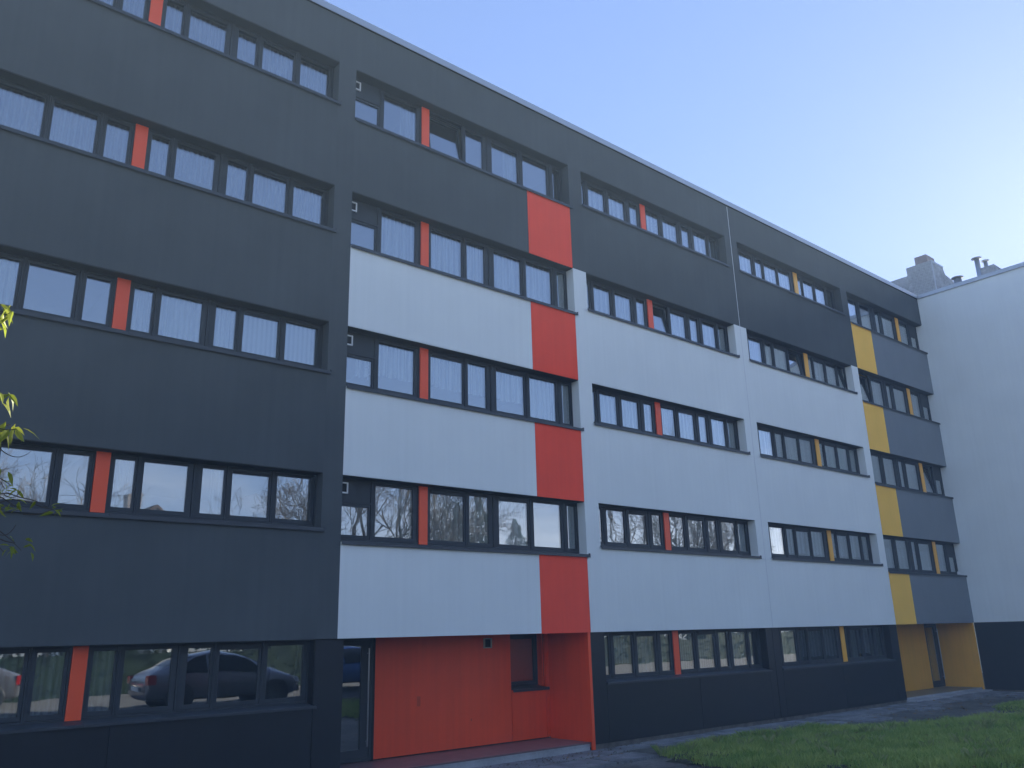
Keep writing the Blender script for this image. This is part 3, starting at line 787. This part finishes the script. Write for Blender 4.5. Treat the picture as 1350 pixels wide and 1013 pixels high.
# ------------------------------------------------------------------ plants
def leaf_geo(V, F, p, d, n, L, w):
    d = d.normalized(); s = d.cross(n).normalized(); n2 = s.cross(d)
    b = len(V)
    pts = [(0, 0), (.28, .9), (.6, .8), (1, 0), (.6, -.8), (.28, -.9)]
    mid = [.0, .28, .6, 1]
    for t, q in pts: V.append(p+d*(t*L)+s*(q*w*.5)-n2*(L*.28*t*t)+n2*(abs(q)*w*.18))
    V.append(p+d*(.28*L)-n2*(L*.28*.078)); V.append(p+d*(.6*L)-n2*(L*.28*.36))
    F += [(b, b+6, b+1), (b+1, b+6, b+7, b+2), (b+2, b+7, b+3), (b, b+5, b+6), (b+5, b+4, b+7, b+6), (b+4, b+3, b+7)]
def tube(V, F, pts, rad, seg=5):
    b = len(V); n = len(pts)
    for i, p in enumerate(pts):
        d = (pts[min(i+1, n-1)]-pts[max(i-1, 0)]).normalized()
        a = d.orthogonal().normalized(); c = d.cross(a)
        for k in range(seg):
            t = 2*pi*k/seg; V.append(p+(a*cos(t)+c*sin(t))*rad[i])
    for i in range(n-1):
        for k in range(seg):
            F.append((b+i*seg+k, b+i*seg+(k+1) % seg, b+(i+1)*seg+(k+1) % seg, b+(i+1)*seg+k))
# near tree at the left: trunk outside the frame, twigs reaching in
lt_tree = thing('leafy_tree', 'young tree with narrow yellow green leaves on thin twigs at the left edge', 'tree', (-1.7, -9.3, gh(-1.7, -9.3)))
org = Vector(lt_tree.location)
rl = random.Random(11)
V, F = [], []
tube(V, F, [Vector((0, 0, -.05)), Vector((.03, 0, .9)), Vector((-.02, .04, 2.0)), Vector((.06, .03, 3.2)), Vector((.04, .1, 4.3)), Vector((.1, .1, 5.2))], [.075, .06, .05, .04, .025, .01], 9)
me = bpy.data.meshes.new('trunk'); me.from_pydata([tuple(v) for v in V], [], F)
for p in me.polygons: p.use_smooth = True
obj('trunk', me, lt_tree, (0, 0, 0), MT['bark'])
C0 = Vector((0.0, -13.0377, 2.2594))
def pxpt(x, y, dist):
    d = fw + rt*((x-W0/2)/FPX) - up*((y-H0/2)/FPX)
    return C0 + d.normalized()*dist
TV, TF, LV, LF = [], [], [], []
def twig(a, b, r0, r1, sag=.06, n=7, leaves=()):
    pts = []
    for i in range(n):
        t = i/(n-1); p = a.lerp(b, t); p.z += sag*sin(pi*t)+.012*rl.uniform(-1, 1)*(0 < i < n-1)
        p.x += .012*rl.uniform(-1, 1)*(0 < i < n-1); pts.append(p-org)
    tube(TV, TF, pts, [r0+(r1-r0)*i/(n-1) for i in range(n)], 5)
    return pts
def tuft(c, n, L, spread=.05, down=.8):
    for k in range(n):
        d = Vector((rl.uniform(-1, 1), rl.uniform(-1, 1), -down+rl.uniform(-.5, .7)))
        st = c-org+Vector((rl.uniform(-1, 1), rl.uniform(-1, 1), rl.uniform(-.5, .6)))*spread
        nn = Vector((rl.uniform(-1, 1), rl.uniform(-1, 1), 1))
        leaf_geo(LV, LF, st, d, nn, L*rl.uniform(.75, 1.15), L*.30*rl.uniform(.8, 1.2))
D = 4.6
trunk_at = lambda z: org+Vector((.03, .03, z-org.z))
specs = [((2, 402), 4, .07), ((14, 413), 4, .08), ((-4, 422), 4, .08), ((1, 436), 3, .075), ((4, 520), 5, .08), ((-4, 530), 3, .08),
         ((14, 560), 7, .085), ((22, 566), 3, .085), ((5, 570), 5, .085), ((3, 622), 3, .07)]
hub1 = pxpt(-40, 470, D)
twig(trunk_at(3.0), hub1, .014, .006, .05)
for (px_, n_, L_) in specs:
    c = pxpt(px_[0], px_[1], D+rl.uniform(-.1, .1))
    twig(pxpt(-30, px_[1]+rl.uniform(0, 25), D), c, .004, .0018, .02, 5)
    twig(hub1, pxpt(-30, px_[1]+20, D), .005, .004, .02, 4)
    tuft(c, n_, L_*1.05, .035)
low = [((16, 641), 7, .06, 1), ((6, 645), 3, .06, 1), ((20, 668), 8, .065, 1), ((5, 672), 5, .065, 1), ((70, 672), 5, .065, 1), ((62, 668), 2, .055, 1), ((20, 716), 6, .055, 1), ((28, 726), 3, .06, 1), ((5, 728), 5, .06, 1)]
hub2 = pxpt(-40, 640, D+.2)
twig(trunk_at(2.4), hub2, .014, .006, .05)
for (px_, n_, L_, k_) in low:
    c = pxpt(px_[0], px_[1], D+.2+rl.uniform(-.1, .1))
    twig(pxpt(-30, px_[1]-22+rl.uniform(0, 30), D+.2), c, .004, .0016, .03, 6)
    tuft(c, n_, L_, .055, .3)
twig(hub2, pxpt(-30, 700, D+.2), .005, .004, .02, 4)
# bare curved shoots
for (a, b, c) in (((0, 592), (22, 612), (41, 595)), ((-8, 700), (8, 715), (21, 692)), ((5, 652), (18, 662), (27, 648)), ((30, 678), (50, 681), (68, 672))):
    pts = [pxpt(*a, D+.1).lerp(pxpt(*b, D+.1), t).lerp(pxpt(*b, D+.1).lerp(pxpt(*c, D+.1), t), t)-org for t in [i/8 for i in range(9)]]
    tube(TV, TF, pts, [.0026-.0012*i/8 for i in range(9)], 5)
# rest of the crown, outside the frame
for k in range(90):
    h = rl.uniform(1.5, 5.1); a = rl.uniform(0, 2*pi); R_ = rl.uniform(.4, 1.5)*(1-.12*abs(h-3))
    st = trunk_at(h+org.z-.2); en = st+Vector((cos(a)*R_, sin(a)*R_*.8, .35*R_))
    if en.x > .15+ (en.y+13.04)*.11-.25: continue
    twig(st, en, .010, .002, .06, 6)
    for q in range(7): tuft(st.lerp(en, rl.uniform(.45, 1)), 5, .08, .08)
me = bpy.data.meshes.new('twigs'); me.from_pydata([tuple(v) for v in TV], [], TF); obj('twigs', me, lt_tree, (0, 0, 0), MT['twig'])
me = bpy.data.meshes.new('leaves'); me.from_pydata([tuple(v) for v in LV], [], LF)
lo = obj('leaves', me, lt_tree, (0, 0, 0), MT['leaf']); lo['kind'] = 'stuff'

# bare trees across the car park, seen in the window panes
def bare_tree_mesh(seed, H, levels=5, thin=1.0):
    r_ = random.Random(seed); V, F = [], []; V2, F2 = [], []
    def grow(p, d, L, r, lev):
        n = 3; pts = [p]; rad = [r]
        q = p
        for i in range(n):
            d = (d+Vector((r_.uniform(-1, 1), r_.uniform(-1, 1), r_.uniform(-.4, .8)))*(.11 if lev < 2 else .2)).normalized()
            q = q+d*(L/n); pts.append(q); rad.append(max(.011, r*(1-.45*(i+1)/n)))
        if lev == 0: tube(V, F, pts, rad, 7)
        else: tube(V2, F2, pts, rad, 4 if lev < 3 else 3)
        if lev >= levels: return
        for k in range(r_.choice([3, 4]) if lev else 6):
            t = r_.uniform(.35, 1.0) if lev else r_.uniform(.35, 1.0)
            i = min(n-1, int(t*n)); base = pts[i].lerp(pts[i+1], t*n-i)
            ax = d.orthogonal().normalized(); ax.rotate(Matrix.Rotation(r_.uniform(0, 2*pi), 3, d))
            nd = (d*r_.uniform(.7, 1.2)+ax*r_.uniform(.45, .95)).normalized()
            grow(base, nd, L*r_.uniform(.55, .78), rad[i]*.58, lev+1)
    grow(Vector((0, 0, -.1)), Vector((0, 0, 1)), H*.40, H*.020*thin, 0)
    m1 = bpy.data.meshes.new('trunk'); m1.from_pydata([tuple(v) for v in V], [], F)
    m2 = bpy.data.meshes.new('crown'); m2.from_pydata([tuple(v) for v in V2], [], F2)
    m1.materials.append(MT['bark']); m2.materials.append(MT['bark'])
    return m1, m2
variants = [bare_tree_mesh(s, 13.0) for s in (1, 2, 3)]
tree_spots = [(6.0, -36, 12), (8.3, -33, 11), (10.6, -37, 12), (21.2, -30, 13), (24.0, -32, 14), (26.0, -30, 15), (29.5, -32, 15), (33, -31, 14), (54, -34, 17), (58.5, -32, 16), (62, -36, 18), (66, -33, 17)]
DESC = ['leftmost bare winter tree across the car park', 'second bare tree from the left across the car park', 'bare tree just left of the white house',
        'bare tree just right of the white house', 'second bare tree right of the white house', 'tall bare tree third right of the house', 'bare tree next to the left conifer row',
        'bare tree standing closest before the conifers', 'first tall bare tree far right beyond the conifers', 'second tall bare tree far right beyond the conifers', 'tallest bare tree at the far right end', 'last bare tree at the far right end']
for i, (x, y, h) in enumerate(tree_spots):
    t_ = thing('bare_tree', DESC[i], 'tree', (x, y, gh(x, y)), 'bare trees across the car park')
    s = h/12.0; t_.scale = (s*.85, s*.85, s); t_.rotation_euler.z = i*1.3
    obj('trunk', variants[i % 3][0], t_); obj('crown', variants[i % 3][1], t_)
def conifer_mesh(seed, H):
    r_ = random.Random(seed); V, F = [], []
    for k in range(5200):
        t = r_.random()**.8; z = H*(.06+.94*t); a = r_.uniform(0, 2*pi); R_ = (1-t)*H*.25*(.85+.25*sin(t*55)+.7*noise.noise((t*5+cos(a), sin(a)*1.2, seed)))+.06
        rr = R_*sqrt(r_.uniform(.3, 1))
        p = Vector((rr*cos(a), rr*sin(a), z)); d = Vector((cos(a), sin(a), -.35+r_.uniform(-.3, .3))).normalized()
        s = d.cross(Vector((0, 0, 1))).normalized(); L = r_.uniform(.25, .6)*(1.15-t); b = len(V)
        wq = .10*(1.1-t); V += [tuple(p-s*wq), tuple(p+s*wq), tuple(p+d*L+s*wq*.4+Vector((0, 0, -.05))), tuple(p+d*L-s*wq*.4)]
        F.append((b, b+1, b+2, b+3))
    m = bpy.data.meshes.new('crown'); m.from_pydata(V, [], F); m.materials.append(MT['conifer'])
    V, F = [], []; tube(V, F, [Vector((0, 0, -.1)), Vector((0, 0, H*.5)), Vector((0, 0, H*.97))], [H*.016, H*.01, .02], 7)
    m2 = bpy.data.meshes.new('trunk'); m2.from_pydata([tuple(v) for v in V], [], F); m2.materials.append(MT['bark'])
    return m2, m
cm = conifer_mesh(4, 11.0)
for i, (x, y, h, lab) in enumerate([(39.5, -40, 12, 'leftmost dark conifer of the row across the car park'), (42.5, -41, 13.5, 'tallest dark conifer of the row across the car park'), (45.5, -40, 11, 'third dark conifer of the row across the car park'), (48.3, -42, 9.5, 'lowest dark conifer at the right end of the row')]):
    t_ = thing('conifer', lab, 'tree', (x, y, gh(x, y)), 'conifers across the car park')
    s = h/11.0; t_.scale = (s, s, s); t_.rotation_euler.z = i
    obj('trunk', cm[0], t_); obj('crown', cm[1], t_)
# low hedge behind the car park
hv, hf = [], []
rh = random.Random(3)
for k in range(26000):
    x = rh.uniform(-25, 90); h = 2.5+.3*noise.noise((x*.2, 0, 0))+.4*noise.noise((x*1.1, 0, 3)); z = .4+h*rh.random()**.7; y = -19.6+rh.uniform(-.7, .7)*(1-.3*z/3)
    a = Vector((rh.uniform(-1, 1), rh.uniform(-1, 1), rh.uniform(-1, 1))).normalized()*.09; b = a.orthogonal().normalized()*.05
    p = Vector((x, y, z)); n0 = len(hv)
    hv += [tuple(p-a), tuple(p+b), tuple(p+a), tuple(p-b)]; hf.append((n0, n0+1, n0+2, n0+3))
me = bpy.data.meshes.new('hedge'); me.from_pydata(hv, [], hf)
hcore = boxes_mesh('core', [(-25+i*2.5, -22.5+i*2.5, -20.0, -19.2, .3, 2.0+.5*noise.noise((i*.9, 0, 0))) for i in range(46)])
hg = obj('hedge', me, None, None, MT['conifer'], label='long rough dark hedge between the parked cars and the far car park', cat='hedge')

obj('core', hcore, hg, None, MT['conifer'], kind='stuff')
# house with a gable across the car park
HS = thing('house', 'white gabled house with a chimney behind the bare trees across the car park', 'house', (16.2, -44, .55))
wm = mat('house_render', (.62, .60, .56), .9, var=.05); rm = mat('house_roof_tiles', (.10, .06, .05), .8, var=.2, scale=3)
prism('wall', [(-3.4, 0), (3.4, 0), (3.4, 6.0), (0, 9.6), (-3.4, 6.0)], 'y', -4.5, 4.5, wm, HS)
for s in (-1, 1):
    prism('roof', [(0, 9.66), (0, 9.86), (s*3.9, 5.72), (s*3.9, 5.54)], 'y', -4.8, 4.8, rm, HS)
box('chimney', -.9, -.2, 1.5, 2.2, 8.4, 10.9, MT['brownstone'], HS)
for (x, z) in ((-1.7, 1.1), (1.2, 1.1), (-1.7, 3.8), (1.2, 3.8), (-.3, 6.6)):
    w_ = obj('window', boxes_mesh('window', ring(-.45, .45, 0, 1.2, .08, -.03, .05)), HS, (x, 4.53, z), MT['white_plastic'])
    obj('pane', boxes_mesh('pane', [(-.38, .38, 0, .01, .07, 1.13)]), w_, (0, 0, 0), MT['gasket'])
box('door', -.5, .45, 4.501, 4.56, 0, 2.05, MT['frame'], HS)

# ------------------------------------------------------------------ cars in the car park (mirrored in the ground floor panes)
def paint(name, col):
    m, n, l, p = nm(name)
    p.inputs['Base Color'].default_value = (*col, 1); p.inputs['Metallic'].default_value = .35; p.inputs['Roughness'].default_value = .28
    p.inputs['Coat Weight'].default_value = 1.0; p.inputs['Coat Roughness'].default_value = .04
    t = n.new('ShaderNodeTexCoord'); no = n.new('ShaderNodeTexNoise'); no.inputs['Scale'].default_value = 6
    l.new(t.outputs['Object'], no.inputs[0]); mr = n.new('ShaderNodeMapRange'); mr.inputs[3].default_value = .24; mr.inputs[4].default_value = .28
    l.new(no.outputs[0], mr.inputs[0]); l.new(mr.outputs[0], p.inputs['Roughness'])
    return m
carglass = mat('car_glass', (.01, .012, .014), .05, spec=.8, var=.01)
tyre = mat('tyre_rubber', (.015, .015, .016), .85, var=.1); rim = mat('alloy_rim', (.5, .5, .52), .3, metal=.9, var=.05)
lampw = mat('headlamp', (.7, .72, .75), .1, spec=.8, var=.02); lampr = mat('tail_lamp', (.45, .01, .012), .15, spec=.7, var=.02)
blackp = mat('black_trim', (.02, .02, .021), .5, var=.03)
def car(label, loc, rz, pm, grp='cars in the car park'):
    c = thing('parked_car', label, 'car', loc, grp); c.rotation_euler.z = rz
    L = 4.4
    # station: x, bottom, belt, top, half widths (bottom, belt, top)
    S = [(-2.20, .42, .62, .70, .72, .74, .66), (-2.14, .28, .78, .92, .80, .83, .74), (-1.95, .24, .88, 1.02, .84, .87, .74), (-1.60, .22, .93, 1.16, .86, .89, .68), (-1.15, .22, .93, 1.36, .87, .895, .62),
         (-.70, .22, .92, 1.44, .87, .90, .60), (-.20, .22, .91, 1.465, .87, .90, .59), (.25, .22, .90, 1.44, .87, .90, .59), (.62, .22, .90, 1.34, .87, .90, .61), (.95, .22, .90, 1.16, .87, .90, .66),
         (1.25, .22, .88, .985, .87, .89, .74), (1.60, .22, .82, .90, .86, .88, .74), (1.90, .24, .74, .82, .84, .85, .72), (2.10, .28, .62, .70, .78, .78, .66), (2.20, .36, .50, .56, .68, .68, .58)]
    V, FB, FG = [], [], []
    ringn = 12
    for (x, b, be, t, wb, wm_, wt) in S:
        half = [(0, b), (wb*.92, b), (wb, b+.10), (wm_, (b+be)/2), (wm_*.985, be), (wt+(.03), t-.06), (wt*.8, t)]
        cr = .025 if t > be+.1 else .0
        pts = [(0, t+cr)]
        R_ = half[1:][::-1]
        for (yy, zz) in R_: pts.append((yy, zz))
        pts.append((0, b))
        for (yy, zz) in half[1:]: pts.append((-yy, zz))
        ringn = len(pts)
        V += [(x, yy, zz) for yy, zz in pts]
    n = ringn
    for j in range(len(S)-1):
        for i in range(n):
            q = (j*n+i, j*n+(i+1) % n, (j+1)*n+(i+1) % n, (j+1)*n+i)
            FB.append(q)
    FB.append(tuple(range(n))); FB.append(tuple((len(S)-1)*n+i for i in range(n))[::-1])
    me = bpy.data.meshes.new('body'); me.from_pydata(V, [], FB)
    b = bmesh.new(); b.from_mesh(me); bmesh.ops.recalc_face_normals(b, faces=b.faces[:]); b.to_mesh(me); b.free()
    for p in me.polygons: p.use_smooth = True
    body = obj('body', me, c, (0, 0, 0), pm)
    sb = body.modifiers.new('s', 'SUBSURF'); sb.levels = 2; sb.render_levels = 2
    # side glass, screens
    def side(s):
        for poly in ([(-1.38, .95), (-.62, .93), (-.66, 1.37), (-.95, 1.32), (-1.25, 1.18)], [(-.55, .93), (.98, .92), (.55, 1.27), (.22, 1.36), (-.15, 1.385), (-.58, 1.375)]):
            vv = []
            for k in (0, 1):
                for (x, z) in poly:
                    t = (z-.92)/(1.40-.92); yy = (.885+(.655-.885)*t)+(.012 if k else -.03); vv.append((x, s*yy, z))
            m_ = len(poly); ff = [tuple(range(m_)), tuple(range(2*m_-1, m_-1, -1))]+[(i, (i+1) % m_, m_+(i+1) % m_, m_+i) for i in range(m_)]
            mm_ = bpy.data.meshes.new('side_window'); mm_.from_pydata(vv, [], ff); obj('side_window', mm_, c, (0, 0, 0), carglass)
        bmm = bmesh.new(); bmesh.ops.create_icosphere(bmm, subdivisions=2, radius=.1, matrix=Matrix.Translation((.86, s*1.0, .99)) @ Matrix.Diagonal((.75, 1.1, .75, 1)))
        m2 = bpy.data.meshes.new('mirror'); bmm.to_mesh(m2); bmm.free(); obj('mirror', m2, c, (0, 0, 0), pm)
        multi('door_handle', [(-.48, -.32, s*.905-.012, s*.905+.012, .80, .825), (-1.36, -1.22, s*.90-.012, s*.90+.012, .81, .835)], pm, c)
    side(1); side(-1)
    # screens lie on the body: faces picked from its smooth surface, lifted a few millimetres
    sb.levels = 3; bpy.context.view_layer.update()
    ev = body.evaluated_get(bpy.context.evaluated_depsgraph_get()).to_mesh()
    for nme_, xa, xb in (('windscreen', .60, 1.17), ('rear_window', -1.66, -1.06)):
        vv, ff = {}, []
        for pl_ in ev.polygons:
            c_ = pl_.center
            if xa < c_.x < xb and pl_.normal.z > .35 and abs(c_.y) < .60 and c_.z > .95:
                ff.append([vv.setdefault(k, len(vv)) for k in pl_.vertices])
        mm_ = bpy.data.meshes.new(nme_)
        mm_.from_pydata([tuple(ev.vertices[k].co + ev.vertices[k].normal*.008) for k in vv], [], ff)
        for q in mm_.polygons: q.use_smooth = True
        obj(nme_, mm_, c, (0, 0, 0), carglass)
    sb.levels = 2
    for sx_ in (-1.33, 1.36):
        for s in (-1, 1):
            wme = lathe_mesh('wheel', [(.20, -.1), (.30, -.1), (.325, -.07), (.325, .07), (.30, .1), (.20, .1)], 24)
            w_ = obj('wheel', wme, c, (sx_, s*.80, .325), tyre); w_.rotation_euler.x = pi/2
            bmm = bmesh.new()
            bmesh.ops.create_cone(bmm, cap_ends=True, segments=20, radius1=.06, radius2=.06, depth=.20)
            for k in range(7):
                a = 2*pi*k/7
                bmesh.ops.create_cube(bmm, size=1, matrix=Matrix.Rotation(a, 4, 'Z') @ Matrix.Translation((.12, 0, 0)) @ Matrix.Diagonal((.22, .035, .19, 1)))
            m3 = bpy.data.meshes.new('rim'); bmm.to_mesh(m3); bmm.free(); obj('rim', m3, w_, (0, 0, 0), rim)
            am = lathe_mesh('wheel_arch', [(.355, -.04), (.375, -.04), (.375, .04), (.355, .04)], 24)
            a_ = obj('wheel_arch', am, c, (sx_, s*.865, .335), blackp); a_.rotation_euler.x = pi/2
    for s in (-1, 1):
        prism('headlight', [(2.02, .58), (2.16, .56), (2.10, .70), (1.82, .78)], 'y', s*.50, s*.80, lampw, c)
        box('tail_light', -2.19, -1.98, min(s*.62, s*.85), max(s*.62, s*.85), .68, .90, lampr, c)
    box('bumper', 2.12, 2.24, -.62, .62, .30, .46, blackp, c, bevel=.02)
    box('number_plate', -2.235, -2.19, -.26, .26, .50, .61, MT['white_plastic'], c)
    return c
car('silver grey hatchback parked lengthwise, its front to the right', (9.75, -11.2, gh(9, -11.2)), 0, paint('silver_paint', (.20, .20, .23)))
car('bright blue car parked lengthwise right of the silver hatchback', (15.3, -11.5, gh(9, -11.5)), 0, paint('blue_paint', (.02, .12, .42)))
car('dark grey car parked behind the camera, its red tail lights to the right', (3.6, -17.0, gh(9, -17)), pi, paint('dark_paint', (.10, .10, .11)))

# ------------------------------------------------------------------ haze
if HAZE_DENSITY > 0:
    hm = bpy.data.materials.new('haze'); hm.use_nodes = True
    hn, hl = hm.node_tree.nodes, hm.node_tree.links
    hn.clear(); ho = hn.new('ShaderNodeOutputMaterial'); pv = hn.new('ShaderNodeVolumePrincipled')
    pv.inputs['Color'].default_value = (.60, .80, 1.0, 1); pv.inputs['Density'].default_value = HAZE_DENSITY
    pv.inputs['Anisotropy'].default_value = -.25
    hl.new(pv.outputs[0], ho.inputs['Volume'])
    hz_ = obj('haze', boxes_mesh('haze', [(-70, 110, -62, 30, -1.3, 19.5)]), None, None, hm, kind='stuff')
